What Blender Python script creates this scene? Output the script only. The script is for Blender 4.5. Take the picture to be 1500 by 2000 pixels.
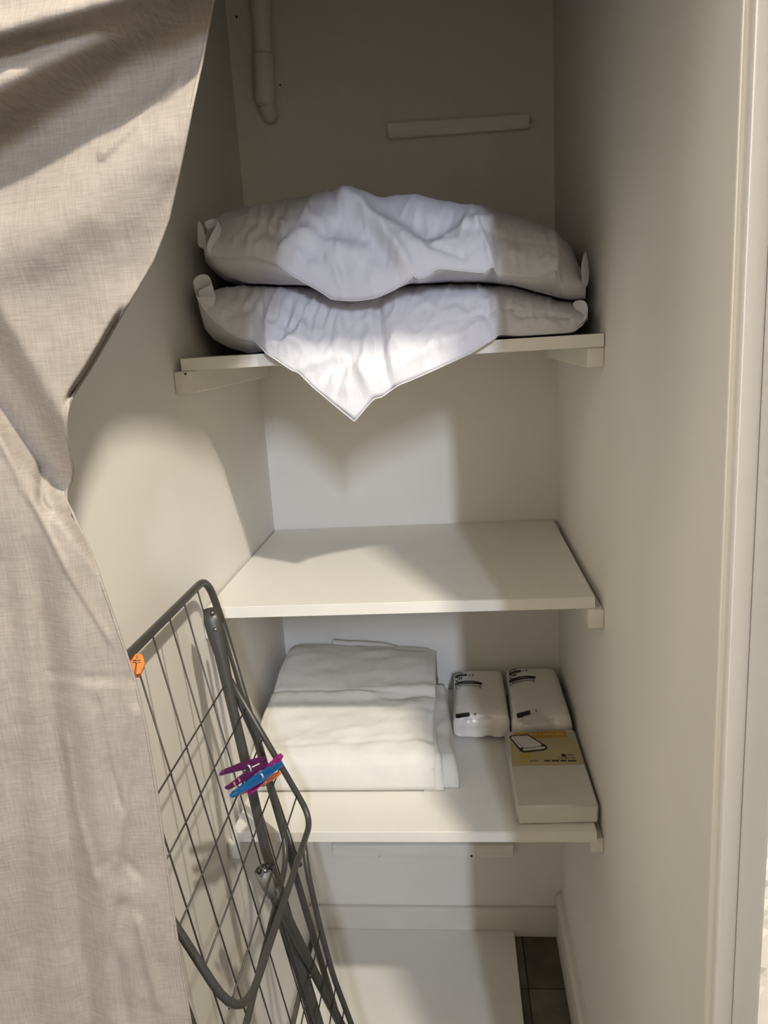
import bpy, bmesh, math, random
import numpy as np
from mathutils import Vector, Matrix, noise
from mathutils.bvhtree import BVHTree

random.seed(7)
for o in list(bpy.data.objects):
    bpy.data.objects.remove(o, do_unlink=True)
scene = bpy.context.scene
COL = scene.collection

# ------------------------------------------------------------------ camera
# Solved from the photograph: closet 0.615 m wide, x right, y into the closet (back wall y = 0), z up.
RT = np.array([0.99472, 0.08401, -0.05943]); DN = np.array([-0.03838, -0.2233, -0.97399]); FW = np.array([-0.09462, 0.97101, -0.21834])
FW /= np.linalg.norm(FW); RT -= FW * (RT @ FW); RT /= np.linalg.norm(RT); DN = np.cross(FW, RT)
CAM = np.array([0.4026, -1.6224, 1.4286]); FPX = 1506.27
cam = bpy.data.cameras.new('camera'); cam_o = bpy.data.objects.new('camera', cam); COL.objects.link(cam_o)
M = Matrix(((RT[0], -DN[0], -FW[0], CAM[0]), (RT[1], -DN[1], -FW[1], CAM[1]), (RT[2], -DN[2], -FW[2], CAM[2]), (0, 0, 0, 1)))
cam_o.matrix_world = M
cam.sensor_fit = 'VERTICAL'; cam.sensor_height = 36.0; cam.lens = FPX / 2000.0 * 36.0; cam.clip_start = 0.02
scene.camera = cam_o

# ------------------------------------------------------------------ world, lamps, exposure
world = bpy.data.worlds.new('world'); scene.world = world; world.use_nodes = True
bg = world.node_tree.nodes['Background']
bg.inputs['Color'].default_value = (1.0, 0.95, 0.90, 1); bg.inputs['Strength'].default_value = 0.11
hl = bpy.data.lights.new('hall_and_fill_lamp', 'SPOT'); hl.energy = 150.0; hl.color = (1.0, 0.915, 0.78); hl.shadow_soft_size = 0.032; hl.spot_size = math.radians(135); hl.spot_blend = 0.25
hlo = bpy.data.objects.new('hall_and_fill_lamp', hl); hlo.location = (0.95, -1.75, 2.55); COL.objects.link(hlo)      # downlight, points straight down
fill_lamp = bpy.data.lights.new('hall_and_fill_lamp', 'SPOT'); fill_lamp.energy = 60.0; fill_lamp.color = (1.0, 0.92, 0.80); fill_lamp.shadow_soft_size = 0.40; fill_lamp.spot_size = math.radians(150); fill_lamp.spot_blend = 0.3
fill_lamp_o = bpy.data.objects.new('hall_and_fill_lamp', fill_lamp); fill_lamp_o.location = (-0.95, -1.95, 2.45); COL.objects.link(fill_lamp_o)     # added fill with no known lamp, brightens the frame strip at right
rl = bpy.data.lights.new('room_lamp', 'AREA'); rl.shape = 'RECTANGLE'; rl.size = 0.02; rl.size_y = 0.60; rl.energy = 68.0; rl.color = (0.70, 0.79, 1.0)
rlo = bpy.data.objects.new('room_lamp', rl); COL.objects.link(rlo); rlo.location = (0.973, -4.30, 2.55)
rlo.rotation_euler = (Vector((0.30, 0, 1.3)) - rlo.location).to_track_quat('-Z', 'Y').to_euler()
vs = scene.view_settings
vs.view_transform = 'Standard'; vs.look = 'None'; vs.gamma = 1.0; vs.use_curve_mapping = False; vs.exposure = 0.0

# ------------------------------------------------------------------ helpers
def at(px, py, ax, v):
    """point of the place seen at photo pixel (px, py), lying on the plane axis = v"""
    d = FW + RT * (px - 750) / FPX + DN * (py - 1000) / FPX
    return CAM + d * ((v - CAM[ax]) / d[ax])
def lean(px, py, x0, k, zt):
    """the same on a plane leaning against the left wall: x = x0 + k * (zt - z)"""
    n = np.array([1.0, 0, k]); d = FW + RT * (px - 750) / FPX + DN * (py - 1000) / FPX
    return CAM + d * ((x0 + k * zt - n @ CAM) / (n @ d))
def pix(P):
    d = np.array(P) - CAM; z = d @ FW
    return 750 + FPX * (d @ RT) / z, 1000 + FPX * (d @ DN) / z
def ip(pts, x):
    return float(np.interp(x, [p[0] for p in pts], [p[1] for p in pts]))
def smooth(t):
    t = min(1.0, max(0.0, t)); return t * t * (3 - 2 * t)
def gauss(t):
    return math.exp(-t * t)

def obj(name, verts, faces, mat, parent=None, smooth_shade=False):
    me = bpy.data.meshes.new(name); me.from_pydata([tuple(map(float, v)) for v in verts], [], faces); me.update()
    me.materials.append(mat)
    if smooth_shade:
        for p in me.polygons: p.use_smooth = True
    o = bpy.data.objects.new(name, me); COL.objects.link(o)
    if parent is not None: o.parent = parent
    return o
def empty(name, loc=(0, 0, 0)):
    o = bpy.data.objects.new(name, None); COL.objects.link(o); o.empty_display_size = 0.05
    return o
def tag(o, label, cat, group=None):
    o['label'] = label; o['category'] = cat
    if group: o['group'] = group
    return o
def struct(o, label=None):
    o['kind'] = 'structure'
    if label: o['label'] = label
    return o
def box(name, x0, x1, y0, y1, z0, z1, mat, parent=None, bev=0.0, seg=2):
    bm = bmesh.new()
    bmesh.ops.create_cube(bm, size=1.0)
    for v in bm.verts:
        v.co = Vector((x0 + (v.co.x + .5) * (x1 - x0), y0 + (v.co.y + .5) * (y1 - y0), z0 + (v.co.z + .5) * (z1 - z0)))
    if bev > 0:
        bmesh.ops.bevel(bm, geom=list(bm.edges), offset=bev, segments=seg, profile=0.5, affect='EDGES')
    me = bpy.data.meshes.new(name); bm.to_mesh(me); bm.free(); me.materials.append(mat)
    if bev > 0:
        for p in me.polygons: p.use_smooth = len(p.vertices) < 4 or p.area < 4 * bev * max(abs(x1-x0), abs(y1-y0), abs(z1-z0))
    o = bpy.data.objects.new(name, me); COL.objects.link(o)
    if parent is not None: o.parent = parent
    return o
def round_path(pts, r, n=7):
    """polyline with its inner corners rounded"""
    P = [Vector(tuple(map(float, p))) for p in pts]; out = [P[0]]
    for i in range(1, len(P) - 1):
        a, b, c = P[i - 1], P[i], P[i + 1]
        ra = min(r, (a - b).length * .48, (c - b).length * .48)
        p0 = b + (a - b).normalized() * ra; p1 = b + (c - b).normalized() * ra
        for k in range(n + 1):
            t = k / n; out.append(p0 * (1 - t) ** 2 + b * 2 * t * (1 - t) + p1 * t * t)
    out.append(P[-1]); return out
def tube(name, pts, r, mat, parent=None, seg=10, corner=0.0, flat=None):
    P = round_path(pts, corner) if corner > 0 else [Vector(tuple(map(float, p))) for p in pts]
    n = len(P); verts = []; faces = []
    T = []
    for i in range(n):
        d = (P[min(i + 1, n - 1)] - P[max(i - 1, 0)]); T.append(d.normalized())
    ref = Vector((0, 0, 1)) if abs(T[0].z) < .9 else Vector((0, 1, 0))
    N = (ref - T[0] * ref.dot(T[0])).normalized()
    for i in range(n):
        N = (N - T[i] * N.dot(T[i])).normalized(); B = T[i].cross(N)
        rr = r[i] if isinstance(r, (list, tuple)) else r
        for k in range(seg):
            a = 2 * math.pi * k / seg
            off = N * math.cos(a) + B * math.sin(a)
            if flat is not None and flat[i] is not None:
                f = flat[i]; nx = Vector((-.3, 1, 0)).normalized()
                off = off - nx * off.dot(nx) * (1 - f)
            verts.append(P[i] + off * rr)
    for i in range(n - 1):
        for k in range(seg):
            a = i * seg + k; b = i * seg + (k + 1) % seg
            faces.append((a, b, b + seg, a + seg))
    faces.append(tuple(range(seg))[::-1]); faces.append(tuple((n - 1) * seg + k for k in range(seg)))
    return obj(name, verts, faces, mat, parent, True)
def ribbon(name, A, B, mat, parent=None, th=0.0016, sub=2):
    """strip of cloth between two rails"""
    n = len(A); verts = []; faces = []; m = sub + 1
    for a, b in zip(A, B):
        for k in range(m): verts.append(np.array(a) * (1 - k / sub) + np.array(b) * k / sub)
    for i in range(n - 1):
        for k in range(sub):
            q = i * m + k; faces.append((q, q + 1, q + 1 + m, q + m))
    o = obj(name, verts, faces, mat, parent, True)
    s = o.modifiers.new('thickness', 'SOLIDIFY'); s.thickness = th; s.offset = 0
    d = o.modifiers.new('smooth', 'SUBSURF'); d.levels = 2; d.render_levels = 2
    return o
def poly_print(name, pts, z, mat, parent, th=0.0006):
    """flat printed patch: outline in photo pixels laid on the horizontal face at height z"""
    A = [at(p[0], p[1], 2, z) for p in pts]; n = len(A)
    verts = [(a[0], a[1], z + th) for a in A] + [(a[0], a[1], z - .001) for a in A]
    faces = [tuple(range(n))] + [(i, (i + 1) % n, n + (i + 1) % n, n + i) for i in range(n)]
    o = obj(name, verts, faces, mat, parent)
    bm = bmesh.new(); bm.from_mesh(o.data); bmesh.ops.recalc_face_normals(bm, faces=bm.faces); bm.to_mesh(o.data); bm.free()
    return o
def line_print(name, pts, w, z, mat, parent):
    L = [(p[0], p[1] - w / 2) for p in pts] + [(p[0], p[1] + w / 2) for p in reversed(pts)]
    return poly_print(name, L, z, mat, parent)

# ------------------------------------------------------------------ materials
def material(name, color, rough=0.6, var=0.0, scale=8.0, bump=0.0, bscale=60.0, metal=0.0, stretch=None, coat=0.0, trans=0.0, spec=0.5):
    m = bpy.data.materials.new(name); m.use_nodes = True
    nt = m.node_tree; b = nt.nodes['Principled BSDF']
    b.inputs['Base Color'].default_value = (*color, 1); b.inputs['Roughness'].default_value = rough
    b.inputs['Metallic'].default_value = metal; b.inputs['Coat Weight'].default_value = coat
    b.inputs['Specular IOR Level'].default_value = spec
    tc = nt.nodes.new('ShaderNodeTexCoord'); mp = nt.nodes.new('ShaderNodeMapping')
    nt.links.new(tc.outputs['Object'], mp.inputs['Vector'])
    if stretch: mp.inputs['Scale'].default_value = stretch
    if var > 0:
        n = nt.nodes.new('ShaderNodeTexNoise'); n.inputs['Scale'].default_value = scale; n.inputs['Detail'].default_value = 5
        r = nt.nodes.new('ShaderNodeMapRange'); r.inputs['From Min'].default_value = .3; r.inputs['From Max'].default_value = .7
        mx = nt.nodes.new('ShaderNodeMix'); mx.data_type = 'RGBA'
        mx.inputs['A'].default_value = (*[c * (1 - var) for c in color], 1); mx.inputs['B'].default_value = (*[min(1, c * (1 + var)) for c in color], 1)
        nt.links.new(mp.outputs[0], n.inputs['Vector']); nt.links.new(n.outputs[0], r.inputs[0])
        nt.links.new(r.outputs[0], mx.inputs['Factor']); nt.links.new(mx.outputs['Result'], b.inputs['Base Color'])
    if bump > 0:
        n2 = nt.nodes.new('ShaderNodeTexNoise'); n2.inputs['Scale'].default_value = bscale; n2.inputs['Detail'].default_value = 4
        bp = nt.nodes.new('ShaderNodeBump'); bp.inputs['Strength'].default_value = bump; bp.inputs['Distance'].default_value = 0.002
        nt.links.new(mp.outputs[0], n2.inputs['Vector']); nt.links.new(n2.outputs[0], bp.inputs['Height']); nt.links.new(bp.outputs[0], b.inputs['Normal'])
    return m
M_wall = material('wall_paint', (0.82, 0.79, 0.725), .75, .02, 5, .15, 40)
M_board = material('white_melamine', (0.80, 0.775, 0.70), .42, .015, 20, .05, 200)
M_wood = material('painted_wood', (0.80, 0.765, 0.68), .55, .05, 30, .35, 60, stretch=(1, .15, 1))
M_batten = material('painted_batten', (0.86, 0.83, 0.75), .55, .07, 40, .5, 60, stretch=(.15, 1, 1))
M_batten2 = material('pale_batten', (0.88, 0.86, 0.80), .5, .06, 40, .5, 60, stretch=(.15, 1, 1))
M_trim = material('trim_gloss_white', (0.94, 0.925, 0.91), .35, .01, 8, .08, 30)
M_outer = material('outer_wall_white', (0.88, 0.87, 0.84), .8, .02, 12, .4, 30)
M_skirt = material('skirting_paint', (0.74, 0.70, 0.62), .5, .03, 15, .1, 60)
M_tile = material('dark_floor_tile', (0.095, 0.080, 0.058), .5, .35, 14, .15, 50)
M_tile2 = material('greenish_floor_tile', (0.13, 0.118, 0.088), .5, .3, 14, .15, 50)
M_grout = material('floor_grout', (0.05, 0.043, 0.033), .8, .2, 30)
M_cotton = material('white_cotton', (0.67, 0.665, 0.70), .85, .015, 30, .25, 240, spec=.2)
M_sheet = material('cream_white_cotton', (0.75, 0.735, 0.68), .85, .02, 25, .2, 220, spec=.2)
M_pack = material('white_plastic_wrapped_textile', (0.80, 0.765, 0.70), .28, .03, 25, .8, 60, coat=.8)
M_film = material('clear_box_film', (0.66, 0.64, 0.57), .25, .04, 20, .12, 60, coat=.6)
M_card = material('ochre_label_card', (0.50, 0.41, 0.20), .4, .06, 25, coat=.4)
M_orange_print = material('orange_print', (0.52, 0.27, 0.02), .4, .1, 60, coat=.4)
M_orange_text = material('orange_lettering', (0.78, 0.38, 0.08), .4)
M_gold = material('gold_print', (0.62, 0.38, 0.02), .4)
M_ink = material('black_ink', (0.015, 0.014, 0.014), .5)
M_ink2 = material('grey_ink', (0.22, 0.20, 0.17), .5)
M_print_white = material('pale_print', (0.70, 0.68, 0.62), .4)
M_steel = material('grey_coated_steel', (0.075, 0.073, 0.066), .38, .06, 40, metal=.35)
M_wire = material('grey_coated_wire', (0.06, 0.055, 0.05), .4, metal=.3)
M_rivet = material('rivet_steel', (.45, .43, .40), .3, metal=1.0)
M_dark = material('black_plastic', (0.008, 0.008, 0.012), .35)
M_clipgrey = material('grey_plastic', (0.17, 0.165, 0.145), .35)
M_hole = material('dark_hole', (0.01, 0.009, 0.007), .9)
M_purple = material('dark_purple_plastic', (0.085, 0.004, 0.075), .35)
M_magenta = material('magenta_plastic', (0.30, 0.01, 0.19), .35)
M_blue = material('blue_plastic', (0.0, 0.105, 0.33), .35)
M_orange = material('orange_plastic', (0.95, 0.24, 0.03), .4)
M_flower = material('pink_flower_print', (0.55, 0.22, 0.25), .5)

def linen():
    m = bpy.data.materials.new('beige_linen'); m.use_nodes = True
    nt = m.node_tree; b = nt.nodes['Principled BSDF']; b.inputs['Roughness'].default_value = .9; b.inputs['Specular IOR Level'].default_value = .15
    tc = nt.nodes.new('ShaderNodeTexCoord')
    facs = []
    for sc in ((900, 60, 60), (60, 60, 900)):
        mp = nt.nodes.new('ShaderNodeMapping'); mp.inputs['Scale'].default_value = sc
        n = nt.nodes.new('ShaderNodeTexNoise'); n.inputs['Scale'].default_value = 1.0; n.inputs['Detail'].default_value = 3
        nt.links.new(tc.outputs['Object'], mp.inputs[0]); nt.links.new(mp.outputs[0], n.inputs['Vector']); facs.append(n)
    big = nt.nodes.new('ShaderNodeTexNoise'); big.inputs['Scale'].default_value = 14; big.inputs['Detail'].default_value = 4
    nt.links.new(tc.outputs['Object'], big.inputs['Vector'])
    ad = nt.nodes.new('ShaderNodeMath'); ad.operation = 'ADD'
    nt.links.new(facs[0].outputs[0], ad.inputs[0]); nt.links.new(facs[1].outputs[0], ad.inputs[1])
    ad2 = nt.nodes.new('ShaderNodeMath'); ad2.operation = 'MULTIPLY_ADD'; ad2.inputs[1].default_value = .6
    nt.links.new(big.outputs[0], ad2.inputs[0]); nt.links.new(ad.outputs[0], ad2.inputs[2])
    mr = nt.nodes.new('ShaderNodeMapRange'); mr.inputs['From Min'].default_value = .95; mr.inputs['From Max'].default_value = 1.65
    nt.links.new(ad2.outputs[0], mr.inputs[0])
    mx = nt.nodes.new('ShaderNodeMix'); mx.data_type = 'RGBA'
    mx.inputs['A'].default_value = (0.335, 0.292, 0.245, 1); mx.inputs['B'].default_value = (0.445, 0.398, 0.345, 1)
    nt.links.new(mr.outputs[0], mx.inputs['Factor']); nt.links.new(mx.outputs['Result'], b.inputs['Base Color'])
    bp = nt.nodes.new('ShaderNodeBump'); bp.inputs['Strength'].default_value = .25; bp.inputs['Distance'].default_value = .0006
    nt.links.new(ad.outputs[0], bp.inputs['Height']); nt.links.new(bp.outputs[0], b.inputs['Normal'])
    tr = nt.nodes.new('ShaderNodeBsdfTranslucent'); nt.links.new(mx.outputs['Result'], tr.inputs['Color'])
    ms = nt.nodes.new('ShaderNodeMixShader'); ms.inputs[0].default_value = .18
    out = nt.nodes['Material Output']
    nt.links.new(b.outputs[0], ms.inputs[1]); nt.links.new(tr.outputs[0], ms.inputs[2]); nt.links.new(ms.outputs[0], out.inputs['Surface'])
    return m
M_linen = linen()

# ------------------------------------------------------------------ room shell
W = 0.615; ZL, ZM, ZT = 0.6473, 1.0335, 1.4184; TH = 0.018; CEIL = 2.9
struct(box('wall_back', -.02, W + .02, 0, .1, 0, CEIL, M_wall), 'off-white back wall of the closet')
struct(box('wall_left', -.7, 0, -1.0, .1, 0, CEIL, M_wall), 'off-white left wall of the closet')
struct(box('wall_right', W, 1.5, -1.0, .1, 0, CEIL, M_wall, bev=.004), 'off-white right wall of the closet')
struct(box('wall_lintel', 0, W, -.97, -.87, 1.825, CEIL, M_wall), 'wall above the closet opening')
struct(box('ceiling', -1.6, 1.5, -2.5, .1, CEIL, CEIL + .05, M_wall))
struct(box('wall_hall_unseen', -1.6, .35, -2.5, -2.4, 0, CEIL, M_wall), 'unseen hallway wall behind the viewer, added to shape the light')  # unseen piece added for warm bounce and to limit the room_lamp beam
struct(box('wall_hall_unseen', .732, 1.5, -2.5, -2.4, 0, CEIL, M_wall), 'unseen hallway wall opposite the closet, placed to cut the room light')  # unseen piece, its edge placed to cut off the room_lamp beam
# stepped frame at the right of the opening: glossy strip, then the outer wall with a rough plaster edge
struct(box('trim_1', .6205, .6365, -1.010, -.999, 0, 2.2, M_trim, bev=.003), 'glossy white strip of the door frame')
def outer_wall():
    verts = []; faces = []; n = 260
    for i in range(n + 1):
        z = i / n * 2.4
        j = .0022 * noise.noise(Vector((0, 0, z * 60))) + .0014 * noise.noise(Vector((3, 0, z * 170)))
        for (x, y) in ((.6365, -.9995), (.6365, -1.057), (.6372 + j * .4, -1.061 + j), (.642, -1.0625), (1.5, -1.0625), (1.5, -.9995)):
            verts.append((x, y, z))
    k = 6
    for i in range(n):
        for a in range(k):
            b = (a + 1) % k; faces.append((i * k + a, i * k + b, (i + 1) * k + b, (i + 1) * k + a))
    faces.append(tuple(range(k))[::-1]); faces.append(tuple(n * k + a for a in range(k)))
    return obj('wall_outer', verts, faces, M_outer)
struct(outer_wall(), 'rough white plaster edge beside the closet opening')
# skirting boards
struct(box('baseboard_back', 0, W, -.012, 0, .0, .078, M_skirt, bev=.002), 'low skirting board on the back wall')
def skirt_right():
    prof = [(W, 0), (W - .016, 0), (W - .016, .112), (W - .010, .122), (W, .128)]
    verts = [(x, y, z) for y in (-.999, -.0121) for (x, z) in prof]; n = len(prof)
    faces = [tuple(range(n)), tuple(range(n, 2 * n))[::-1]] + [(i, n + i, n + (i + 1) % n, (i + 1) % n) for i in range(n)]
    o = obj('baseboard_right', verts, faces, M_skirt)
    bm = bmesh.new(); bm.from_mesh(o.data); bmesh.ops.recalc_face_normals(bm, faces=bm.faces); bm.to_mesh(o.data); bm.free(); return o
struct(skirt_right(), 'skirting board on the right wall')
# floor: grout bed with single tiles
floor = struct(box('floor', -1.6, 1.5, -2.5, .1, -.05, -.003, M_grout), 'dark tiled closet floor')
jy = at(1075, 1931, 2, 0)[1]; jx = at(1036, 1965, 2, 0)[0]; S = .165; G = .0025
for i in range(-4, 2):
    for j in range(-7, 2):
        x0, x1 = max(0, jx + i * S + G / 2), min(W, jx + (i + 1) * S - G / 2); y0, y1 = max(-1.6, jy + j * S + G / 2), min(0, jy + (j + 1) * S - G / 2)
        if x1 - x0 < .006 or y1 - y0 < .006: continue
        box('tile', x0, x1, y0, y1, -.012, 0.0, M_tile2 if (i + j) % 2 else M_tile, floor, .001, 1)

# ------------------------------------------------------------------ shelves and their wall cleats
def shelf(z, y0, x0l, x0r, x1l, x1r, label):
    """board with back corners (x0l, x0r) and front corners (x1l, x1r)"""
    t = empty('shelf')
    bm = bmesh.new()
    P = [(x0l, -.002), (x0r, -.002), (x1r, y0), (x1l, y0)]
    vs_ = [bm.verts.new((p[0], p[1], zz)) for zz in (z - TH, z) for p in P]
    for f in ((0, 1, 2, 3), (7, 6, 5, 4), (0, 4, 5, 1), (1, 5, 6, 2), (2, 6, 7, 3), (3, 7, 4, 0)): bm.faces.new([vs_[k] for k in f])
    bmesh.ops.recalc_face_normals(bm, faces=bm.faces); bmesh.ops.bevel(bm, geom=list(bm.edges), offset=.0008, segments=1, affect='EDGES')
    me = bpy.data.meshes.new('board'); bm.to_mesh(me); bm.free(); me.materials.append(M_board)
    o = bpy.data.objects.new('board', me); COL.objects.link(o); o.parent = t
    box('edge_band', x1l + .0005, x1r - .0005, y0 - .0012, y0 + .0006, z - TH + .0005, z - .0005, M_trim if False else M_board, t)
    return tag(t, label, 'shelf', 'white closet shelves')
shelf(ZT, -.5088, .004, W - .002, .0105, W - .001, 'white shelf board carrying the two pillows')
shelf(ZM, -.5015, .004, W - .010, .004, W - .012, 'bare white shelf board in the middle of the closet')
shelf(ZL, -.5195, .020, W - .008, .010, W - .012, 'white shelf board under the folded bedding and packages')

def cleat(x0, x1, y0, y1, z0, z1, label, nails=()):
    t = empty('shelf_bracket')
    box('bar', x0, x1, y0, y1, z0, z1, M_wood, t, .0022)
    for (x, y, z) in nails:
        tube('nail', [(x - .001, y, z), (x + .0015, y, z)] if False else [(x, y - .0004, z), (x, y + .004, z)], .0016, M_hole, t, 8)
    return tag(t, label, 'shelf bracket', 'wooden shelf brackets')
zc = ZT - TH
cleat(.0, .026, -.515, -.03, zc - .033, zc, 'painted wooden bracket on the left wall under the pillow shelf', [(.018, -.5155, zc - .004)])
cleat(W - .023, W, -.505, -.03, zc - .028, zc, 'painted wooden bracket on the right wall under the pillow shelf')
zc = ZM - TH
cleat(.0, .024, -.512, -.03, zc - .030, zc, 'white bracket end on the left wall behind the drying rack top')
cleat(W - .023, W, -.510, -.03, zc - .030, zc, 'white wooden bracket on the right wall under the bare middle shelf')
zc = ZL - TH
cleat(.0, .022, -.524, -.03, zc - .030, zc, 'white bracket end on the left wall behind the drying rack wires')
cleat(W - .021, W, -.512, -.03, zc - .026, zc, 'white wooden bracket on the right wall below the flat box')

# battens screwed to the back wall
def batten_top():
    t = empty('wall_batten')
    A = [at(*p, 1, -.022) for p in ((756, 240), (1034, 222), (1035, 249), (759, 270))]
    verts = [(a[0], y, a[2]) for y in (-.022, -.0005) for a in A]
    faces = [(0, 1, 2, 3)[::-1], (4, 5, 6, 7), (0, 1, 5, 4), (1, 2, 6, 5), (2, 3, 7, 6), (3, 0, 4, 7)]
    o = obj('strip', verts, faces, M_batten2, t)
    bm = bmesh.new(); bm.from_mesh(o.data); bmesh.ops.recalc_face_normals(bm, faces=bm.faces)
    bmesh.ops.bevel(bm, geom=list(bm.edges), offset=.0018, segments=2, affect='EDGES'); bm.to_mesh(o.data); bm.free()
    p = at(1041, 236, 1, -.003)
    tube('screw_head', [(p[0], -.006, p[2]), (p[0], -.0005, p[2])], .003, M_wall, t, 8)
    return tag(t, 'short tilted painted wood strip high on the back wall', 'wood strip')
batten_top()
def batten_low():
    t = empty('wall_batten')
    box('strip', .072, .503, -.0165, -.0005, .222, .256, M_batten, t, .002)
    p = at(921, 1672, 1, -.0165); tube('screw_hole', [(p[0], -.0166, p[2]), (p[0], -.010, p[2])], .0032, M_hole, t, 10)
    p = at(741, 1672, 1, -.0165); tube('screw_head', [(p[0], -.0172, p[2]), (p[0], -.010, p[2])], .003, M_skirt, t, 10)
    return tag(t, 'long painted wood strip low on the back wall under the lowest shelf', 'wood strip')
batten_low()

# painted pipe in the upper left corner
def pipe():
    t = empty('wall_pipe')
    a = at(503, -120, 1, -.026); b = at(518, 200, 1, -.026)
    up = Vector((a[0], -.024, a[2])); lo = Vector((b[0], -.024, b[2]))
    up2 = lo + (up - lo) * 2.1
    def P(f): return lo + (up - lo) * f
    prof = [(-.02, .0135), (.0, .0175), (.03, .0185), (.30, .0185), (.31, .0165), (.315, .0165), (.55, .016), (.56, .0182), (.565, .0185), (.75, .0185), (.76, .0165), (1.0, .016), (2.0, .016)]
    tube('pipe_run', [P(f) for f, r in prof], [r for f, r in prof], M_wall, t, 18)
    e = P(-.0); tube('elbow_stub', [e + Vector((.002, 0, -.004)), e + Vector((.004, .012, -.018)), e + Vector((.004, .0235, -.022))], [.0155, .015, .014], M_wall, t, 14)
    tube('pipe_collar', [P(.04), P(.055), P(.29), P(.305)], [.0182, .0192, .0192, .0182], M_wall, t, 18)
    return tag(t, 'white painted pipe coming down in the upper left corner', 'pipe')
pipe()

# spare white board on the floor
t = empty('floor_board')
box('panel', .016, .499, -.62, -.0125, .0005, .018, M_board, t, .001, 1)
tag(t, 'white board lying flat on the floor under the lowest shelf', 'board')

# ------------------------------------------------------------------ pillows
def poly_dist(px, py, pts):
    best = 1e9; side = 0
    for (a, b) in zip(pts[:-1], pts[1:]):
        dx, dy = b[0] - a[0], b[1] - a[1]; L = dx * dx + dy * dy
        t = max(0, min(1, ((px - a[0]) * dx + (py - a[1]) * dy) / L))
        d = math.hypot(px - a[0] - t * dx, py - a[1] - t * dy)
        if d < best: best = d
    return best
def wrinkles(px, py, R):
    return sum(amp * gauss(poly_dist(px, py, pts) / w) for pts, w, amp in R)
def pillow(label, F, T, U, RY, cy, uy, yb, zb, R, seed, pucker, flaps, under=None):
    t = empty('pillow')
    N, MT, MB, MK = 230, 46, 16, 12
    c0, c1 = F[0][0], F[-1][0]
    cols = [c0 + (c1 - c0) * i / (N - 1) for i in range(N)]
    rows = []
    for c in cols:
        ry = ip(RY, c); r = at(c, ip(F, c), 1, ry); k = at(c, ip(T, c), 1, cy); u = at(c, ip(U, c), 1, uy)
        if under is None and ry >= -.512: r[2] = max(r[2], ZT + .004)
        FYW = .96 if r[2] < ZT else .75
        col = []
        u_z = max(min(u[2], k[2] - .004), zb)
        # underside, from the back to the rim
        for j in range(MB):
            f = j / MB
            if under is None and ry < -.512 and r[2] < ZT + .006:      # hanging over the shelf edge: stay in front of it
                if f < .57: y = yb + (-.5135 - yb) * f / .5625; z = max(u_z, ZT + .0015)
                else:
                    q = (f - .5625) / .4375; y = -.5135 + (ry - .001 + .5135) * q; z = u_z + (r[2] - .0022 - u_z) * q ** .6
            else:
                y = yb + (ry - yb) * f
                g = smooth((y - (uy + .03)) / (ry - uy - .03)) if y < uy + .03 else 0
                z = max(u_z + (r[2] - .0022 - u_z) * g, zb)
            x = r[0] + (k[0] - r[0]) * min(1, (y - ry) / (cy - ry))
            col.append([x, y, z])
        # upper side, rim to crest
        for j in range(MT + 1):
            a = math.pi / 2 * j / MT; f = math.sin(a)
            fy = 1 - math.cos(a); y = ry + (cy - ry) * (fy * FYW + (1 - FYW) * j / MT); z = r[2] + (k[2] - r[2]) * f ** .9
            x = r[0] + (k[0] - r[0]) * (y - ry) / (cy - ry)
            q = pix((x, y, z))
            e = smooth(j / MT * 7) * smooth((c - c0) / 30) * smooth((c1 - c) / 30)
            d = 1.35 * wrinkles(q[0], q[1], R) * (.35 + .65 * e)
            nv = noise.fractal(Vector((q[0] / 70 + seed, q[1] / 45, seed)), 1.0, 2.1, 4)
            d += .0035 * nv * e
            rn = 1 - abs(noise.noise(Vector(((q[0] + .5 * q[1]) / 38 + seed, (q[1] - .35 * q[0]) / 75, seed + 4))))
            rn2 = 1 - abs(noise.noise(Vector(((q[0] - .3 * q[1]) / 22 + seed, (q[1] + .3 * q[0]) / 60, seed + 9))))
            d += (.0032 * rn ** 6 + .0018 * rn2 ** 6) * e
            for (cx, cw, ph, am, lo, hi) in pucker:
                w = gauss((q[0] - cx) / cw) * smooth((j / MT - lo) * 8) * smooth((hi - j / MT) * 5)
                d += am * w * math.sin((q[0] + (q[1] - 500) * ph + 10 * noise.noise(Vector((q[0] / 40, q[1] / 40, seed)))) / 4.2)
            # stitched line of the flange
            d -= .0016 * gauss((j / MT - .30) / .02)
            col.append([x, y - .85 * d, z + .5 * d])
        # crest to the back
        for j in range(1, MK + 1):
            b = math.pi / 2 * j / MK
            col.append([k[0], cy + (yb - cy) * math.sin(b), k[2] - (k[2] - max(zb, u_z)) * (1 - math.cos(b))])
        for p in col:                 # rest on what carries the pillow, hang clear of the shelf edge
            if under is None:
                if p[1] > -.5130 and p[2] < ZT + .001: p[1] = -.5135
            else:
                hit = under.ray_cast(Vector((min(W - .006, max(.006, p[0])), min(-.012, p[1]), 2.0)), Vector((0, 0, -1)))
                if hit[0] is not None: p[2] = max(p[2], hit[0].z + .0035)
        rows.append([[min(W - .006, max(.006, p[0])), min(-.012, p[1]), p[2]] for p in col])
    m = len(rows[0]); verts = [p for col in rows for p in col]; faces = []
    for i in range(N - 1):
        for j in range(m):
            k2 = (j + 1) % m
            faces.append((i * m + j, (i + 1) * m + j, (i + 1) * m + k2, i * m + k2))
    faces.append(tuple(range(m))); faces.append(tuple((N - 1) * m + j for j in range(m))[::-1])
    o = obj('cushion', verts, faces, M_cotton, t, True)
    bm = bmesh.new(); bm.from_mesh(o.data); bmesh.ops.recalc_face_normals(bm, faces=bm.faces); bm.to_mesh(o.data); bm.free()
    # corded rim
    rim = [rows[i][MB] for i in range(0, N, 2)]
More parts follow.
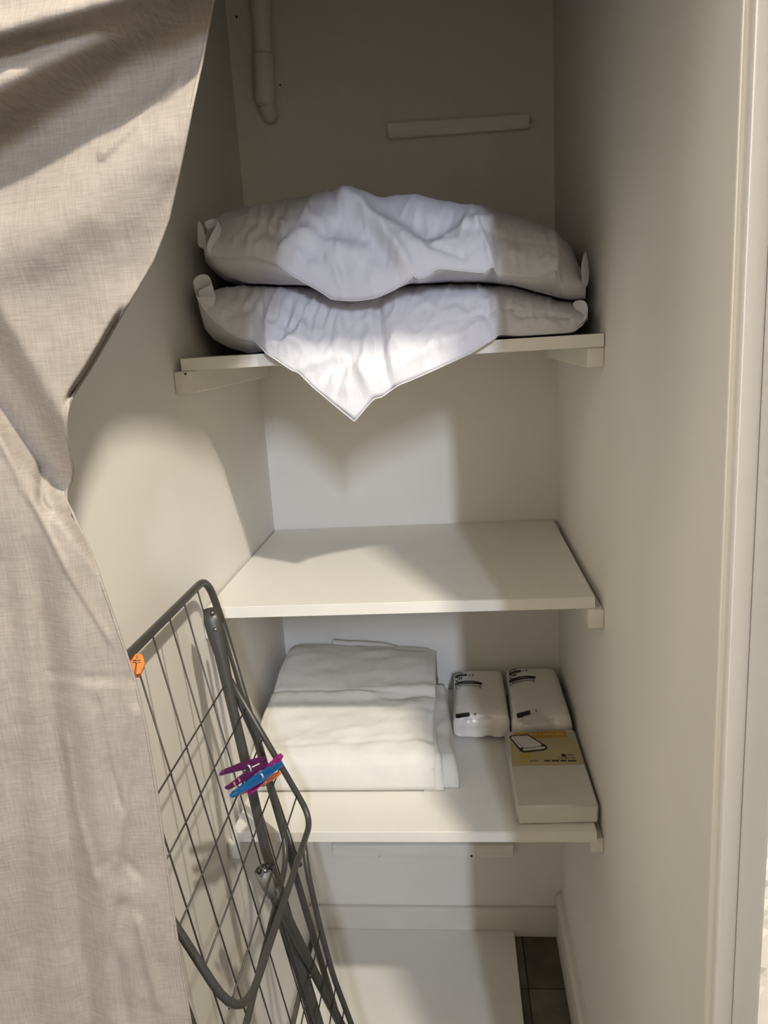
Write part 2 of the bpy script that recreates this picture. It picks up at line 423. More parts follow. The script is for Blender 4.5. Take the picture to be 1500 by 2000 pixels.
    tube('rim_seam', rim, .0009, M_cotton, t, 6)
    for (A, B, ya, yb2) in flaps:
        ra = [at(p[0], p[1], 1, ya + (yb2 - ya) * i / (len(A) - 1)) for i, p in enumerate(A)]
        rb = [at(p[0], p[1], 1, ya + .012 + (yb2 - ya) * i / (len(B) - 1)) for i, p in enumerate(B)]
        fix = lambda P: [(min(W - .004, max(.004, p[0])), p[1], p[2]) for p in P]
        ribbon('corner_flap', fix(ra), fix(rb), M_cotton, t)
    return tag(t, label, 'pillow', 'stacked white pillows')

# lower pillow with its corner hanging over the shelf edge
F_lo = [(386, 585), (396, 602), (412, 620), (430, 637), (450, 651), (470, 661), (495, 664), (520, 690), (575, 727), (582, 727), (610, 755), (650, 789), (692, 823), (701, 813), (716, 795), (729, 781), (748, 775), (767, 759), (850, 722), (920, 690), (966, 661), (973, 652), (992, 654), (1040, 656), (1100, 652), (1125, 645), (1140, 630), (1148, 612)]
T_lo = [(386, 562), (410, 569), (440, 564), (480, 558), (560, 562), (650, 562), (750, 560), (830, 557), (920, 554), (1000, 561), (1060, 576), (1100, 589), (1130, 596), (1148, 605)]
U_lo = [(386, 600), (392, 640), (410, 664), (440, 680), (480, 692), (520, 700), (700, 700), (968, 685), (1100, 668), (1148, 625)]
RY_lo = [(386, -.475), (430, -.490), (495, -.505), (520, -.536), (600, -.545), (692, -.550), (767, -.545), (920, -.536), (968, -.526), (990, -.506), (1100, -.497), (1148, -.485)]
R_lo = [([(738, 590), (745, 660), (750, 720), (766, 758)], 9, -.006), ([(770, 600), (775, 680), (770, 740)], 26, .006),
        ([(575, 728), (640, 703), (668, 700)], 6, .004), ([(620, 750), (650, 715), (672, 690)], 12, -.005), ([(655, 770), (672, 715)], 7, -.004),
        ([(700, 720), (730, 770)], 12, .006), ([(545, 690), (580, 650), (592, 640)], 9, .004), ([(515, 680), (560, 665), (580, 668)], 7, .0035),
        ([(950, 615), (968, 658)], 8, -.004), ([(820, 690), (960, 625)], 12, .0035), ([(440, 620), (480, 610)], 8, -.002), ([(610, 660), (600, 620)], 9, -.004), ([(560, 600), (548, 660)], 8, -.0035), ([(660, 600), (665, 690)], 14, .004),
        ([(1010, 618), (1110, 620)], 5, -.0025), ([(1085, 640), (1060, 620)], 8, .002)]
pillow('lower white pillow with its flat border corner hanging over the shelf edge', F_lo, T_lo, U_lo, RY_lo, -.40, -.47, -.03, ZT + .0015, R_lo, 3.1,
       [(520, 70, .55, .0026, .22, .85), (600, 60, .35, .0018, .2, .8), (700, 80, .2, .0012, .2, .7)],
       [([(385, 575), (378, 556), (376, 546), (389, 534), (408, 535), (412, 548), (412, 556), (398, 562), (384, 567)], [(396, 612), (386, 585), (384, 575), (393, 562), (410, 566), (420, 572), (424, 590), (412, 605), (392, 600)], -.475, -.482),
        ([(381, 572), (381, 580), (400, 578), (424, 577)], [(404, 615), (405, 615), (412, 613), (415, 606)], -.488, -.49),
        ([(1146, 622), (1150, 605), (1146, 590), (1138, 584), (1118, 588)], [(1112, 650), (1134, 642), (1144, 630), (1140, 612), (1120, 604)], -.50, -.49)])
# upper pillow
low = bpy.data.objects['cushion'].data
LOW = BVHTree.FromPolygons([v.co for v in low.vertices], [p.vertices for p in low.polygons])
F_up = [(398, 485), (404, 495), (412, 501), (430, 503), (455, 506), (470, 503), (500, 504), (520, 511), (540, 517), (575, 541), (600, 555), (630, 573), (646, 584), (660, 586), (672, 588), (700, 587), (735, 582), (770, 566), (809, 543), (816, 549), (824, 548), (834, 541), (850, 527), (862, 525), (920, 531), (945, 533), (956, 525), (963, 521), (968, 528), (973, 538), (1000, 541), (1045, 545), (1072, 532), (1088, 530), (1097, 556), (1130, 562), (1144, 560)]
T_up = [(398, 478), (410, 450), (425, 436), (455, 421), (500, 406), (560, 396), (600, 389), (640, 378), (690, 379), (760, 382), (830, 391), (920, 405), (960, 415), (1010, 430), (1060, 445), (1088, 465), (1106, 477), (1122, 500), (1134, 528), (1144, 552)]
U_up = [(398, 490), (412, 512), (430, 530), (480, 550), (540, 556), (600, 556), (800, 552), (870, 548), (950, 548), (1000, 556), (1060, 572), (1110, 584), (1144, 580)]
RY_up = [(398, -.47), (500, -.515), (650, -.535), (740, -.54), (850, -.535), (970, -.53), (1088, -.51), (1097, -.50), (1144, -.48)]
R_up = [([(672, 385), (705, 405), (740, 440), (775, 490), (800, 530), (818, 548)], 15, .012), ([(690, 382), (760, 425), (800, 460), (835, 500)], 18, .006),
        ([(745, 398), (830, 440), (875, 432)], 26, -.018), ([(650, 440), (720, 455), (760, 500)], 22, -.007), ([(560, 440), (620, 470), (690, 500)], 16, .005),
        ([(540, 515), (560, 480), (600, 460)], 12, .006), ([(640, 500), (660, 540), (672, 587)], 6, .004), ([(665, 520), (690, 560)], 6, -.003), ([(720, 540), (735, 580)], 5, .003),
        ([(870, 450), (905, 436), (960, 434)], 12, .007), ([(840, 480), (880, 490), (905, 500)], 7, -.004), ([(850, 470), (890, 465)], 6, .003), ([(930, 440), (950, 480), (962, 520)], 6, .005), ([(962, 440), (972, 490), (973, 535)], 7, -.004),
        ([(1010, 450), (1020, 530)], 7, -.002), ([(1080, 460), (1095, 500), (1085, 530)], 9, .006), ([(480, 500), (490, 455)], 7, .004), ([(600, 420), (640, 440)], 14, .004), ([(520, 450), (545, 470)], 7, -.003),
        ([(580, 500), (640, 560)], 20, .004)]
pillow('upper white pillow lying on top of the other pillow', F_up, T_up, U_up, RY_up, -.30, -.48, -.03, 1.44, R_up, 8.4,
       [(500, 60, .4, .0022, .15, .8), (560, 60, -.5, .0018, .2, .8), (900, 60, .5, .0012, .2, .7)],
       [([(404, 495), (402, 480), (410, 462), (423, 440), (425, 430), (418, 425), (402, 431), (399, 436)], [(425, 490), (425, 478), (430, 462), (434, 448), (432, 440), (424, 440), (412, 446), (406, 452)], -.478, -.470),
        ([(402, 470), (398, 445), (389, 429), (386, 432)], [(404, 486), (398, 488), (391, 484), (386, 482)], -.465, -.455),
        ([(1143, 489), (1136, 508), (1134, 530), (1138, 550), (1134, 560)], [(1144, 490), (1149, 510), (1151, 535), (1150, 555), (1140, 567)], -.455, -.485)], under=LOW)

# ------------------------------------------------------------------ folded bedding on the lowest shelf
def bedding():
    t = empty('folded_bedding')
    N, MM = 90, 110
    # profile of the folded block, front bottom -> over the top -> back bottom: (y, z above the shelf)
    prof = [(-.395, .001), (-.408, .004), (-.415, .014), (-.416, .035), (-.413, .056), (-.404, .070), (-.385, .080), (-.36, .085), (-.33, .093), (-.29, .103), (-.255, .112), (-.246, .110), (-.24, .116), (-.20, .126), (-.15, .131), (-.10, .130), (-.06, .125), (-.045, .112), (-.040, .06), (-.042, .001)]
    s = np.linspace(0, len(prof) - 1, MM); py = np.interp(s, range(len(prof)), [p[0] for p in prof]); pz = np.interp(s, range(len(prof)), [p[1] for p in prof])
    for _ in range(3):
        py[1:-1] = (py[:-2] + 2 * py[1:-1] + py[2:]) / 4; pz[1:-1] = (pz[:-2] + 2 * pz[1:-1] + pz[2:]) / 4
    verts = []
    for i in range(N):
        u = i / (N - 1)
        for j in range(MM):
            y, z = py[j], pz[j]
            x = .020 + .325 * u
            b = smooth((y + .38) / .3)
            x += .016 * (1 - u) * b + .004 * noise.noise(Vector((y * 14, z * 30, u)))
            zz = z * (1 + .16 * (1 - u) * b)
            zz -= .006 * smooth((u - .93) / .07) * (z > .05) + .004 * smooth((.05 - u) / .05) * (z > .05)
            k = min(1, z / .03)
            w = .0045 * noise.fractal(Vector((x * 9, y * 16, 2.0)), 1.0, 2.0, 4) + .0014 * (1 - abs(noise.noise(Vector((x * 14 + y * 6, y * 26 - x * 5, 4.0))))) ** 6
            # the pulled crease across the top, deeper to the right
            cyl = -.262 + .045 * (u - .5) * (u > .5)
            w += .005 * gauss((y - cyl - .010) / .010) * (.4 + .6 * u) - .006 * gauss((y - cyl + .008) / .007) * (.35 + .65 * u)
            w += .003 * gauss((y + .29 + .08 * (u - 1)) / .006) * smooth((u - .35) / .3) * smooth((.97 - u) / .1)
            w += .0025 * gauss((y + .33 - .03 * u) / .005) * smooth((u - .7) / .2)
            w += -.002 * gauss((y + .385 - .016 * u) / .004)
            verts.append((x, y - .35 * w * k * (y < -.39), ZL + max(.0006, zz + w * k)))
    faces = [(i * MM + j, (i + 1) * MM + j, (i + 1) * MM + j + 1, i * MM + j + 1) for i in range(N - 1) for j in range(MM - 1)]
    faces += [(i * MM + MM - 1, (i + 1) * MM + MM - 1, (i + 1) * MM, i * MM) for i in range(N - 1)]
    faces += [tuple(range(MM)), tuple((N - 1) * MM + j for j in range(MM))[::-1]]
    o = obj('folded_block', verts, faces, M_sheet, t, True)
    bm = bmesh.new(); bm.from_mesh(o.data); bmesh.ops.recalc_face_normals(bm, faces=bm.faces); bm.to_mesh(o.data); bm.free()
    # lower layers of the fold showing at the right
    def layer(x1, y0, y1, z1, seed):
        n, m = 14, 30; V = []
        for i in range(n):
            u = i / (n - 1)
            for j in range(m):
                v = j / (m - 1); y = y0 + (y1 - y0) * v
                x = .325 + (x1 - .325 + .006 * noise.noise(Vector((v * 5, seed, 0))) - .018 * v) * u
                e = math.sqrt(max(0, 1 - max(0, (u - .8) / .2) ** 2)) * min(1, math.sqrt(max(0, v / .05)))
                V.append((x, y, ZL + .0006 + (z1 + .02 * v + .004 * noise.fractal(Vector((x * 30, y * 20, seed)), 1, 2, 3)) * max(.08, e)))
        Fc = [(i * m + j, (i + 1) * m + j, (i + 1) * m + j + 1, i * m + j + 1) for i in range(n - 1) for j in range(m - 1)]
        base = len(V); V += [(v[0], v[1], ZL + .0004) for v in V[:]]
        Fc += [tuple(base + q for q in f[::-1]) for f in Fc[:]]
        for j in range(m - 1):
            a = (n - 1) * m + j; Fc.append((a, a + 1, base + a + 1, base + a)); Fc.append((j + 1, j, base + j, base + j + 1))
        for i in range(n - 1):
            a = i * m; Fc.append((a + m, a, base + a, base + a + m)); a = i * m + m - 1; Fc.append((a, a + m, base + a + m, base + a))
        return obj('folded_layer', V, Fc, M_sheet, t, True)
    layer(.386, -.396, -.13, .052, 1.0); layer(.360, -.405, -.20, .062, 5.0)
    # ridge of a layer behind the top
    V = []; n = 24
    for i in range(n):
        u = i / (n - 1); x = .12 + .14 * u
        for (y, z) in ((-.075, .11), (-.055, .142), (-.035, .139), (-.030, .10)):
            V.append((x, y, ZL - .010 + z + .012 * (1 - u) * (z > .12) - .006 * smooth(u * 4 - 3) + .002 * noise.noise(Vector((x * 30, 0, 0)))))
    Fc = [(i * 4 + j, i * 4 + 4 + j, i * 4 + 5 + j, i * 4 + 1 + j) for i in range(n - 1) for j in range(3)]
    obj('folded_layer', V, Fc, M_sheet, t, True)
    return tag(t, 'big folded cream white duvet cover on the lowest shelf', 'bedding')
bedding()

# ------------------------------------------------------------------ two plastic wrapped packs with prints
def pack(label, x0b, x1b, x0f, x1f, y0, y1, h, seed, prints, group):
    t = empty('textile_package')
    n, m = 40, 52; V = []
    def prof(s):  # closed section around y: parameter 0..1 -> (fy, fz) superellipse
        a = 2 * math.pi * s - math.pi / 2; c, sn = math.cos(a), math.sin(a); e = .42
        return (.5 - .5 * math.copysign(abs(c) ** e, c), .5 + .5 * math.copysign(abs(sn) ** e, sn))
    for i in range(n):
        u = i / (n - 1); q = abs(2 * u - 1); sc = max(.02, (1 - q ** 7)) ** (1 / 4)
        for j in range(m):
            fy, fz = prof(j / m); f = .5 + (fy - .5) * (.94 + .06 * sc); y = y0 + (y1 - y0) * f
            xa = x0f + (x0b - x0f) * f; xb = x1f + (x1b - x1f) * f
            z = (.5 + (fz - .5) * sc) * h
            inner = smooth((fz - .8) * 8)
            w = .0022 * noise.fractal(Vector((u * 6 + seed, f * 8, fz * 3)), 1, 2, 4) * (1 - .8 * inner)
            crin = .0034 * math.sin(fz * 26 + 3 * noise.noise(Vector((u * 4, seed, 0)))) * smooth((.16 - f) / .1) * (1 - inner)
            V.append((xa + (xb - xa) * u, y + crin - abs(w) * .3, ZL + .0006 + max(0, z + w * (fz > .1))))
    Fc = [(i * m + j, (i + 1) * m + j, (i + 1) * m + (j + 1) % m, i * m + (j + 1) % m) for i in range(n - 1) for j in range(m)]
    Fc += [tuple(range(m)), tuple((n - 1) * m + j for j in range(m))[::-1]]
    o = obj('wrapped_bundle', V, Fc, M_pack, t, True)
    bm = bmesh.new(); bm.from_mesh(o.data); bmesh.ops.recalc_face_normals(bm, faces=bm.faces); bm.to_mesh(o.data); bm.free()
    z = ZL + h + .0012
    for (kind, pts, w, mat) in prints:
        if kind == 'l': line_print('print', pts, w, z, mat, t)
        else: poly_print('print', pts, z, mat, t)
    return tag(t, label, 'package', group)
def marks(ox, oy, sx, skew):
    """printed marks of a pack, in photo pixels from its upper left print corner"""
    def P(x, y): return (ox + x * sx, oy + y + x * skew)
    L = [('l', [P(0, 6), P(8, 3), P(16, 2)], 1.6, M_ink2), ('l', [P(1, 10), P(12, 7), P(24, 6.5)], 2.6, M_ink), ('l', [P(27, 6.5), P(30, 7.5)], 1.4, M_ink2), ('l', [P(34, 6.5), P(37, 6.8)], 2, M_ink2),
         ('l', [P(1, 14), P(3, 11.5), P(6, 12)], 1.3, M_ink), ('l', [P(1, 15), P(1.6, 18), P(3, 19.5), P(6, 18.5)], 1.4, M_ink), ('p', [P(8, 13), P(10.5, 12), P(10.5, 15), P(8, 15.5)], 0, M_ink), ('p', [P(12, 12), P(14.6, 11.6), P(14.6, 14.4), P(12, 14.8)], 0, M_ink),
         ('l', [P(1, 25), P(7, 21.5), P(20, 19), P(38, 19), P(52, 22.5)], 1.5, M_ink), ('l', [P(1, 26), P(10, 23.5), P(25, 22.5), P(40, 22.4), P(53, 24)], 2.0, M_ink), ('l', [P(44, 21), P(53, 23.2)], 2.6, M_ink),
         ('l', [P(6, 28.5), P(28, 27), P(50, 28)], .9, M_ink2), ('p', [P(2, 29), P(4, 29), P(5, 34), P(3, 34)], 0, M_ink2), ('p', [P(48, 28), P(51, 28), P(51, 32), P(49, 32)], 0, M_ink2)]
    return L, P
g_pack = 'plastic wrapped textile packs'
L1, P1 = marks(888, 1311, 1.0, .02)
L1 += [('p', [(890, 1395), (917, 1392), (917.5, 1398.5), (890.5, 1402)], 0, M_ink), ('l', [(891, 1401), (902, 1399.8)], 2.4, M_ink), ('l', [(893, 1397.4), (915, 1395)], .8, M_ink2), ('p', [(927.5, 1393), (930, 1392.6), (930.3, 1397), (928, 1397.3)], 0, M_ink2)]
pack('left white plastic wrapped pack beside the folded bedding', .381, .488, .378, .488, -.238, -.022, .062, 1.7, L1, g_pack)
L2, P2 = marks(993, 1306, 1.0, -.12)
L2 += [('p', [(1009, 1394), (1035, 1387), (1036, 1394), (1010, 1401)], 0, M_ink), ('l', [(1011, 1401), (1022, 1398)], 2.4, M_ink), ('l', [(1012, 1396.5), (1034, 1391)], .8, M_ink2), ('p', [(1045.5, 1386), (1048, 1385.4), (1048.6, 1390), (1046, 1390.6)], 0, M_ink2),
       ('p', [(1024, 1402), (1038, 1396), (1056, 1395), (1066, 1402), (1072, 1414), (1040, 1418), (1022, 1416)], 0, M_print_white)]
pack('right white plastic wrapped pack in the back corner behind the flat box', .493, .604, .491, .606, -.250, -.018, .064, 6.2, L2, g_pack)

# flat box with a label
t = empty('flat_box'); zb = ZL + .0335
bm = bmesh.new()
P = [(.4755, -.2565), (.6090, -.2535), (.6095, -.4975), (.4795, -.5020)]
vv = [bm.verts.new((p[0], p[1], z)) for z in (ZL + .0004, zb) for p in P]
for f in ((0, 1, 2, 3), (7, 6, 5, 4), (0, 4, 5, 1), (1, 5, 6, 2), (2, 6, 7, 3), (3, 7, 4, 0)): bm.faces.new([vv[k] for k in f])
bmesh.ops.recalc_face_normals(bm, faces=bm.faces); bmesh.ops.bevel(bm, geom=list(bm.edges), offset=.003, segments=3, affect='EDGES')
me = bpy.data.meshes.new('sleeve'); bm.to_mesh(me); bm.free(); me.materials.append(M_film)
for p in me.polygons: p.use_smooth = p.area < .0006
o = bpy.data.objects.new('sleeve', me); COL.objects.link(o); o.parent = t
zz = zb + .0002
poly_print('label_card', [(996, 1441), (1002, 1433), (1104, 1428), (1118, 1431), (1141, 1493), (1000, 1497)], zz, M_card, t)
poly_print('label_band', [(1002, 1432), (1103, 1427), (1108, 1439.5), (1005, 1444)], zz + .0004, M_orange_print, t)
for (a, b) in ((1034, 1050), (1053, 1058), (1061, 1082), (1085, 1100)): line_print('lettering', [(a, 1435.2 - (a - 1034) * .03), (b, 1435.2 - (b - 1034) * .03)], 3.0, zz + .0008, M_orange_text, t)
z2 = zz + .001
poly_print('picture', [(994.5, 1440), (998, 1437), (1032, 1435), (1068, 1458), (1068.5, 1462), (1063, 1465), (1024, 1469.5), (1017, 1467)], z2, M_ink, t)
poly_print('picture', [(997.5, 1441), (1001, 1438.6), (1031, 1437), (1063, 1457), (1065, 1461), (1060, 1463), (1024, 1466.5), (1018, 1464)], z2 + .0004, M_print_white, t)
line_print('picture', [(1003, 1439), (1012, 1451), (1022, 1460.5), (1028, 1461.5), (1058, 1457.5)], 1.3, z2 + .0008, M_ink2, t)
for p in ((1018, 1463), (1060, 1456.5)): poly_print('picture', [(p[0] - 4, p[1] - 1), (p[0] + 3, p[1] - 3), (p[0] + 5, p[1]), (p[0], p[1] + 3)], z2 + .0008, M_ink, t)
for k in range(5):
    x = 1018 + k * 4; poly_print('emblem', [(x, 1481), (x - 2 + k * .9, 1475), (x + .5 + k * .4, 1472.5), (x + 2.4, 1475), (x + 2, 1481.5)], z2, M_gold, t)
line_print('lettering', [(1008, 1487), (1032, 1487)], 1.2, z2, M_gold, t); line_print('lettering', [(1034, 1486), (1052, 1485.5)], 1.6, z2, M_ink2, t)
for (a, b) in ((1063, 1075), (1078, 1092), (1095, 1106), (1109, 1126)): line_print('lettering', [(a, 1486), (b, 1485.6)], 1.8, z2, M_ink, t)
poly_print('lettering', [(1096, 1473), (1104, 1473), (1106, 1477.5), (1098, 1477.5)], z2, M_ink, t)
for (a, b, y) in ((1107, 1122, 1474), (1092, 1100, 1480.5), (1103, 1112, 1480.5), (1115, 1123, 1480)): line_print('lettering', [(a, y), (b, y)], 1.5, z2, M_ink2, t)
tag(t, 'flat clear-wrapped box with an ochre label at the right of the lowest shelf', 'box')

# ------------------------------------------------------------------ folded drying rack leaning on the left wall
rack = empty('drying_rack')
ZR = 1.101; K = .17
def RP(px, py, off=0.0): return lean(px, py, .030 + off, K, ZR)
def plane(y, z, off=0.0): return (.030 + off + K * (ZR - z), y, z)
# main frame: rounded rectangle
yf, yn = -.547, -.985
fr_top = [plane(yf + .006, .02), plane(yf, .60), plane(yf, 1.03), plane(yf - .012, ZR), plane(yn, ZR), plane(yn, .02)]
tube('main_frame', fr_top, .0056, M_steel, rack, 12, corner=.055)
y = -.602
ys = [-.605, -.661, -.717, -.775, -.832, -.888, -.944]
for y in ys:
    tube('wire', [plane(y, ZR - .003), plane(y - .003, .72), plane(y - .006, .10)], .0011, M_wire, rack, 6)
tube('cross_bar', [plane(yf, .10), plane(yn, .10)], .005, M_steel, rack, 10)
# wing hanging out from the frame
h = lean(440, 1310, .040, K, ZR); KW = .45
def WP(px, py): return lean(px, py, h[0], KW, h[2])
def wpl(y, z): return (h[0] + KW * (h[2] - z), y, z)
ye, yq = -.615, -.987
wing = tube('wing_frame', [wpl(ye, .985), wpl(ye, .80), wpl(ye - .002, .738), wpl(yq, .752), wpl(yq, .985)], .0045, M_steel, rack, 12, corner=.06)
for z in (.966, .920, .873, .826, .779):
    tube('wire', [wpl(ye, z), wpl(yq, z - .004)], .0011, M_wire, wing, 6)
# second wing, lying closer to the frame
def w2(y, z): return (.044 + .19 * (ZR - z), y, z)
wing2 = tube('wing_frame', [w2(-.586, 1.04), w2(-.588, .80), w2(-.605, .672), w2(-.985, .640), w2(-.985, 1.0)], .0043, M_steel, rack, 12, corner=.05)
# lower wing wires and legs
def leg(name, px, off, r, ext=.02):
    A = [RP(p[0], p[1], off) for p in px]
    d = A[-1] - A[-2]; e = A[-1] + d * ((ext - A[-1][2]) / d[2])
    return A + [e]
P3 = leg('wing', [(594, 1648), (600, 1700), (622, 1800), (650, 1905), (688, 2005)], .044, .0045, .06)
wing3 = tube('wing_frame', P3 + [plane(-.95, .06, .044), plane(-.96, .58, .044)], .0045, M_steel, rack, 12, corner=.03)
for z in (.55, .50, .45, .40, .35, .30, .25, .20, .15):
    zs = [p[2] for p in P3][::-1]; yy = float(np.interp(z, zs, [p[1] for p in P3][::-1]))
    tube('wire', [plane(yy, z, .044), plane(-.955, z - .01, .044)], .0011, M_wire, wing3, 6)
L1p = leg('leg', [(411, 1190), (415, 1215), (421, 1240), (431, 1275), (455, 1385), (487, 1520), (519, 1660), (562, 1800), (622, 2000)], .018, .007)
lg = tube('leg', L1p, [.0105, .0118, .0112, .0095] + [.0072] * 6, M_steel, rack, 12, flat=[.3, .3, .4, .8] + [None] * 6)
for (px, py) in ((410, 1196), (416, 1228)):
    c = RP(px, py, .018); tube('rivet', [c + np.array([.002, -.001, 0]), c + np.array([.0062, -.004, 0])], .0022, M_rivet, lg, 8)
tube('leg', leg('leg', [(536, 1735), (560, 1790), (600, 1872), (665, 2000)], .032, .007), .0070, M_steel, rack, 12)
tube('leg', leg('leg', [(520, 1690), (548, 1790), (583, 1900), (612, 2000)], .006, .006), .0062, M_steel, rack, 12)
tube('stay_tube', [RP(444, 1320, .012), RP(503, 1453, .014), RP(573, 1660, .015), RP(586, 1690, .03)], .0040, M_steel, rack, 10)
# flat plate at the loop
c = RP(588, 1664, .05)
tube('rivet', [c, c + np.array([.004, -.004, 0])], .0026, M_rivet, rack, 8)
# locking clip: grey body with black ribs
clip = empty('locking_clip'); clip.parent = rack
B0 = RP(512, 1700, .040); B1 = RP(532, 1748, .040)
tube('clip_body', [B0, B0 * .5 + B1 * .5, B1], [.011, .010, .007], M_clipgrey, clip, 8)
for (a, b, w) in (((514, 1688), (518, 1700), .0032), ((521, 1686), (525, 1699), .0034), ((530, 1689), (533, 1699), .0028), ((503, 1699), (508, 1703), .0036)):
    tube('rib', [RP(a[0], a[1], .050), RP(b[0], b[1], .052)], w, M_dark, clip, 8)
tube('clip_pin', [RP(516, 1699, .056), RP(518, 1701, .060)], .003, M_rivet, clip, 10)
tube('clip_lever', [RP(530, 1702, .052), RP(541, 1730, .052)], .0014, M_rivet, clip, 8)
tag(rack, 'grey metal drying rack folded up and leaning against the left wall', 'drying rack')

# ------------------------------------------------------------------ clothes pegs on the rack
def peg(label, P, Q, off, spread, mats, wmm=.006, opened=.35, flower=False, kk=None, ah=.0088):
    """peg along P -> Q (photo pixels on the wing), two arms joined by a wire spring"""
    t = empty('clothes_peg')
    f = kk or (lambda p: WP(*p) + np.array([off, -off * .6, 0]))
    a, b = Vector(f(P)), Vector(f(Q)); ax = (b - a); L = ax.length; ax.normalize()
    view = (Vector(CAM) - a).normalized(); up = view.cross(ax).normalized(); dep = ax.cross(up).normalized()
    prof = [(0, .30), (.06, .62), (.2, .72), (.42, .95), (.55, 1.0), (.7, .85), (.88, .7), (1, .45)]
    for s, m in zip((1, -1), mats):
        V = []
        for (u, h_) in prof:
            base = spread * (.12 + opened * max(0, .55 - u) * 2.0)
            for (e, dd) in ((base, -1), (base + ah * h_, -1), (base + ah * h_, 1), (base, 1)):
                V.append(a + ax * (u * L) + up * (s * e) + dep * (dd * wmm * .5))
        n = len(prof); Fc = [(i * 4 + k, i * 4 + (k + 1) % 4, i * 4 + 4 + (k + 1) % 4, i * 4 + 4 + k) for i in range(n - 1) for k in range(4)]
        Fc += [(3, 2, 1, 0), tuple((n - 1) * 4 + k for k in range(4))]
        o = obj('arm', V, Fc, m, t)
        bm = bmesh.new(); bm.from_mesh(o.data); bmesh.ops.recalc_face_normals(bm, faces=bm.faces); bmesh.ops.bevel(bm, geom=list(bm.edges), offset=.0006, segments=1, affect='EDGES'); bm.to_mesh(o.data); bm.free()
        if flower and s == flower:
            for u in (.10, .22):
                c = a + ax * (u * L) + up * (s * (spread * (.12 + opened * max(0, .55 - u) * 2.0) + .003)) + dep * (wmm * .5 + .0004)
                V = [c + dep * .0003 + (ax * math.cos(q) + up * math.sin(q)) * .0028 * (1 + .35 * math.cos(5 * q)) for q in [k * math.pi / 10 for k in range(20)]]
                obj('flower_print', V, [tuple(range(20))], M_flower, o)
    c = a + ax * (.52 * L)
    pts = [c + up * (math.cos(q) * (spread * .2 + .006)) + dep * (math.sin(q) * (wmm * .5 + .0012)) + ax * (.0012 * q / 3) for q in [k * math.pi / 6 for k in range(26)]]
    tube('spring', pts, .0006, M_rivet, t, 6)
    return tag(t, label, 'clothes peg', 'clothes pegs on the drying rack')
peg('dark purple clothes peg with a flower print, topmost of the pegs on the rack', (418, 1516), (499, 1479), .016, .007, (M_purple, M_purple), .007, .8, -1, ah=.0100)
peg('blue clothes peg between the purple and magenta pegs on the rack', (420, 1539), (518, 1481), .026, .0008, (M_blue, M_blue), .007, .0, ah=.0062)
peg('magenta clothes peg crossing behind the blue peg on the rack', (468, 1540), (530, 1470), .016, .0008, (M_magenta, M_magenta), .007, .0, ah=.0068)
peg('orange clothes peg, lowest in the cluster of pegs on the rack', (462, 1546), (539, 1508), .006, .0006, (M_orange, M_orange), .006, .0, ah=.0048)
peg('orange clothes peg on the rack top right beside the curtain', (263, 1320), (268, 1280), .0, .004, (M_orange, M_orange), .010, .1, kk=lambda p: RP(p[0], p[1], .004))

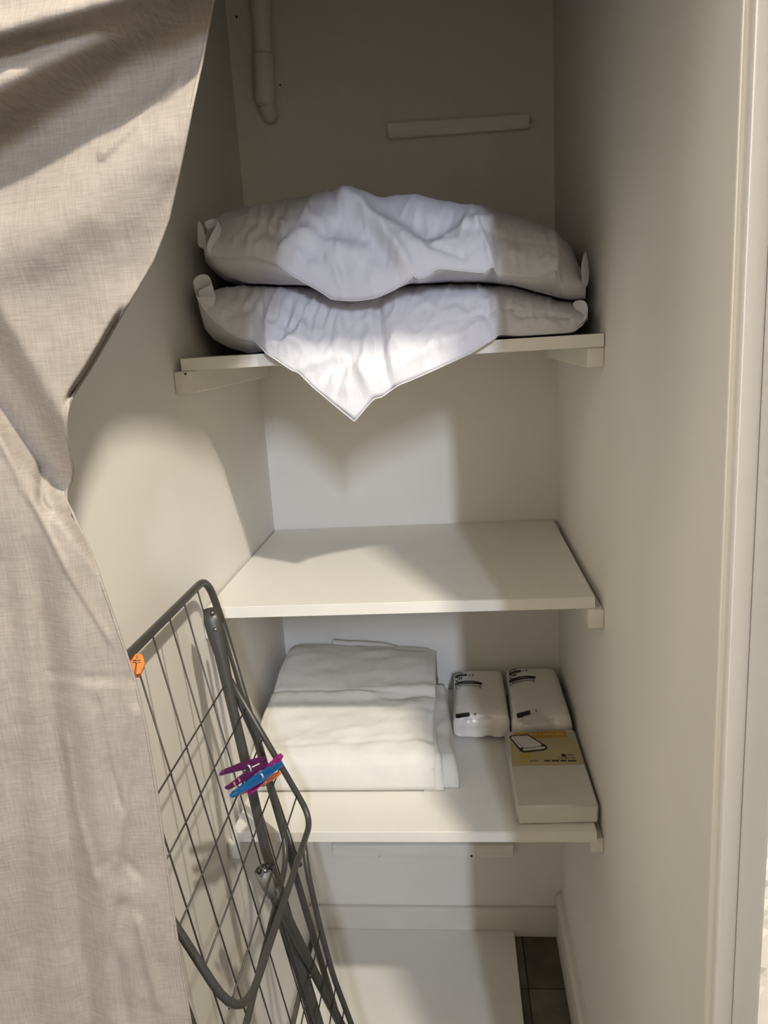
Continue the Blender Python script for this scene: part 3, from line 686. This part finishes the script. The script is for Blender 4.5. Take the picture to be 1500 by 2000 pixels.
# ------------------------------------------------------------------ linen curtain pulled to the left
YC = -1.07
E_up = [(q[1], q[0]) for q in (pix((x, YC, z)) for x, z in ((.560, 2.0), (.515, 1.95), (.435, 1.87), (.414, 1.853), (.352, 1.785), (.300, 1.72)))] + [(-110, 455), (0, 415), (110, 396), (200, 376), (320, 352), (430, 328), (510, 298), (600, 245), (660, 211), (720, 176), (770, 143), (800, 131), (840, 129), (890, 138), (915, 142), (940, 139), (955, 130), (975, 128), (1000, 141), (1080, 178), (1180, 213), (1290, 251), (1330, 264), (1420, 285), (1560, 308), (1700, 327), (1840, 347), (2000, 373), (2300, 420), (2700, 470)]
def edge(py): return float(np.interp(py, [e[0] for e in E_up], [e[1] for e in E_up]))
def fold(px, py):
    """how far the cloth bulges towards the hallway, metres"""
    d = 0.0
    yA = 215 - .60 * px
    d += .040 * smooth((yA - py) / 110 + .5) * smooth((py + 300) / 230)          # upper roll of the swag
    d += .012 * gauss((py - (62 - .28 * px)) / 26) - .012 * gauss((py - (105 - .30 * px)) / 30)
    d -= .014 * gauss((py - (315 - .55 * px)) / 70)                                 # hollow under the roll
    d += .016 * gauss((py - (560 - .9 * px)) / 150) * smooth((620 - py) / 200)      # lit belly
    d += .005 * gauss(poly_dist(px, py, [(345, 165), (200, 300)]) / 9)
    y1 = 640 + 1.75 * px
    s1 = (py - y1) / 2.0
    d -= .034 * smooth(s1 / 60 + .4)                                                # cloth turns under
    y2 = 800 + 1.35 * px
    d += .026 * smooth((py - y2) / 90 + .2)                                         # lower length comes forward again
    d -= .020 * smooth((px - (edge(py) - 16)) / 12) * smooth((py - 600) / 40) * smooth((790 - py) / 30)
    d -= .006 * gauss(poly_dist(px, py, [(80, 915), (80, 975), (98, 1000), (140, 1010)]) / 9)
    if py > 760:
        d += .0022 * gauss(poly_dist(px, py, [(0, 855), (40, 940), (75, 1000), (130, 1110), (215, 1250)]) / 6)
        k = smooth((py - 950) / 200)
        d -= k * .007 * gauss((px - (60 + (py - 1000) * .115)) / 26)
        d += k * .006 * gauss((px - (118 + (py - 1000) * .13)) / 34)
        d -= k * .005 * gauss((px - (6 + (py - 1000) * .06)) / 30)
        d -= .002 * gauss(poly_dist(px, py, [(98, 1314), (170, 1326), (235, 1331), (262, 1328)]) / 5)
        d += .001 * gauss(poly_dist(px, py, [(98, 1324), (170, 1336), (235, 1341)]) / 8)
        d -= .002 * gauss(poly_dist(px, py, [(190, 1370), (215, 1500), (240, 1580)]) / 7)
        d += .003 * gauss(poly_dist(px, py, [(262, 1390), (245, 1560), (228, 1680)]) / 12)
        d -= .0018 * gauss(poly_dist(px, py, [(188, 1698), (228, 1670), (275, 1710)]) / 8)
        d -= .0045 * gauss(poly_dist(px, py, [(240, 1770), (225, 1850), (250, 2000)]) / 16)
        d += .002 * gauss(poly_dist(px, py, [(130, 1440), (150, 1580), (190, 1720)]) / 8)
        d += .003 * gauss(poly_dist(px, py, [(270, 1800), (310, 1960)]) / 10)
    d += .0025 * noise.fractal(Vector((px / 120, py / 160, 1.3)), 1, 2, 3)
    return d
NC, NR = 110, 420
V = []; Fc = []
for r in range(NR + 1):
    py = E_up[0][0] + (2700 - E_up[0][0]) * r / NR
    e = edge(py); left = min(-160, e - 420)
    for c in range(NC + 1):
        f = c / NC; f = 1 - (1 - f) ** 1.25
        px = left + (e - left) * f
        q = at(px, py, 1, YC - fold(px, py))
        V.append(q)
for r in range(NR):
    for c in range(NC):
        a = r * (NC + 1) + c; Fc.append((a, a + 1, a + NC + 2, a + NC + 1))
cur = empty('curtain')
o = obj('cloth', V, Fc, M_linen, cur, True)
s = o.modifiers.new('thickness', 'SOLIDIFY'); s.thickness = .0012; s.offset = 0
# hem along the free edge
hem = [V[r * (NC + 1) + NC] for r in range(0, NR + 1, 2)]
tube('hem', hem, .0012, M_linen, cur, 6)
tube('curtain_rod', [(-.30, YC - .004, 2.006), (.74, YC - .004, 2.006)], .011, M_trim, cur, 14)
tag(cur, 'beige linen curtain pulled aside at the left of the opening', 'curtain')

# small marks on the walls
def wall_mark(px, py, r, label):
    p = at(px, py, 1, -.0006); o = tube('nail_hole', [(p[0], -.0012, p[2]), (p[0], .002, p[2])], r, M_hole, None, 8)
    return tag(o, label, 'nail hole')
wall_mark(462, 33, .0022, 'tiny dark nail hole left of the painted pipe') if at(462, 33, 1, 0)[0] > 0.003 else None
wall_mark(547, 166, .0016, 'tiny dark nail hole right of the painted pipe end')
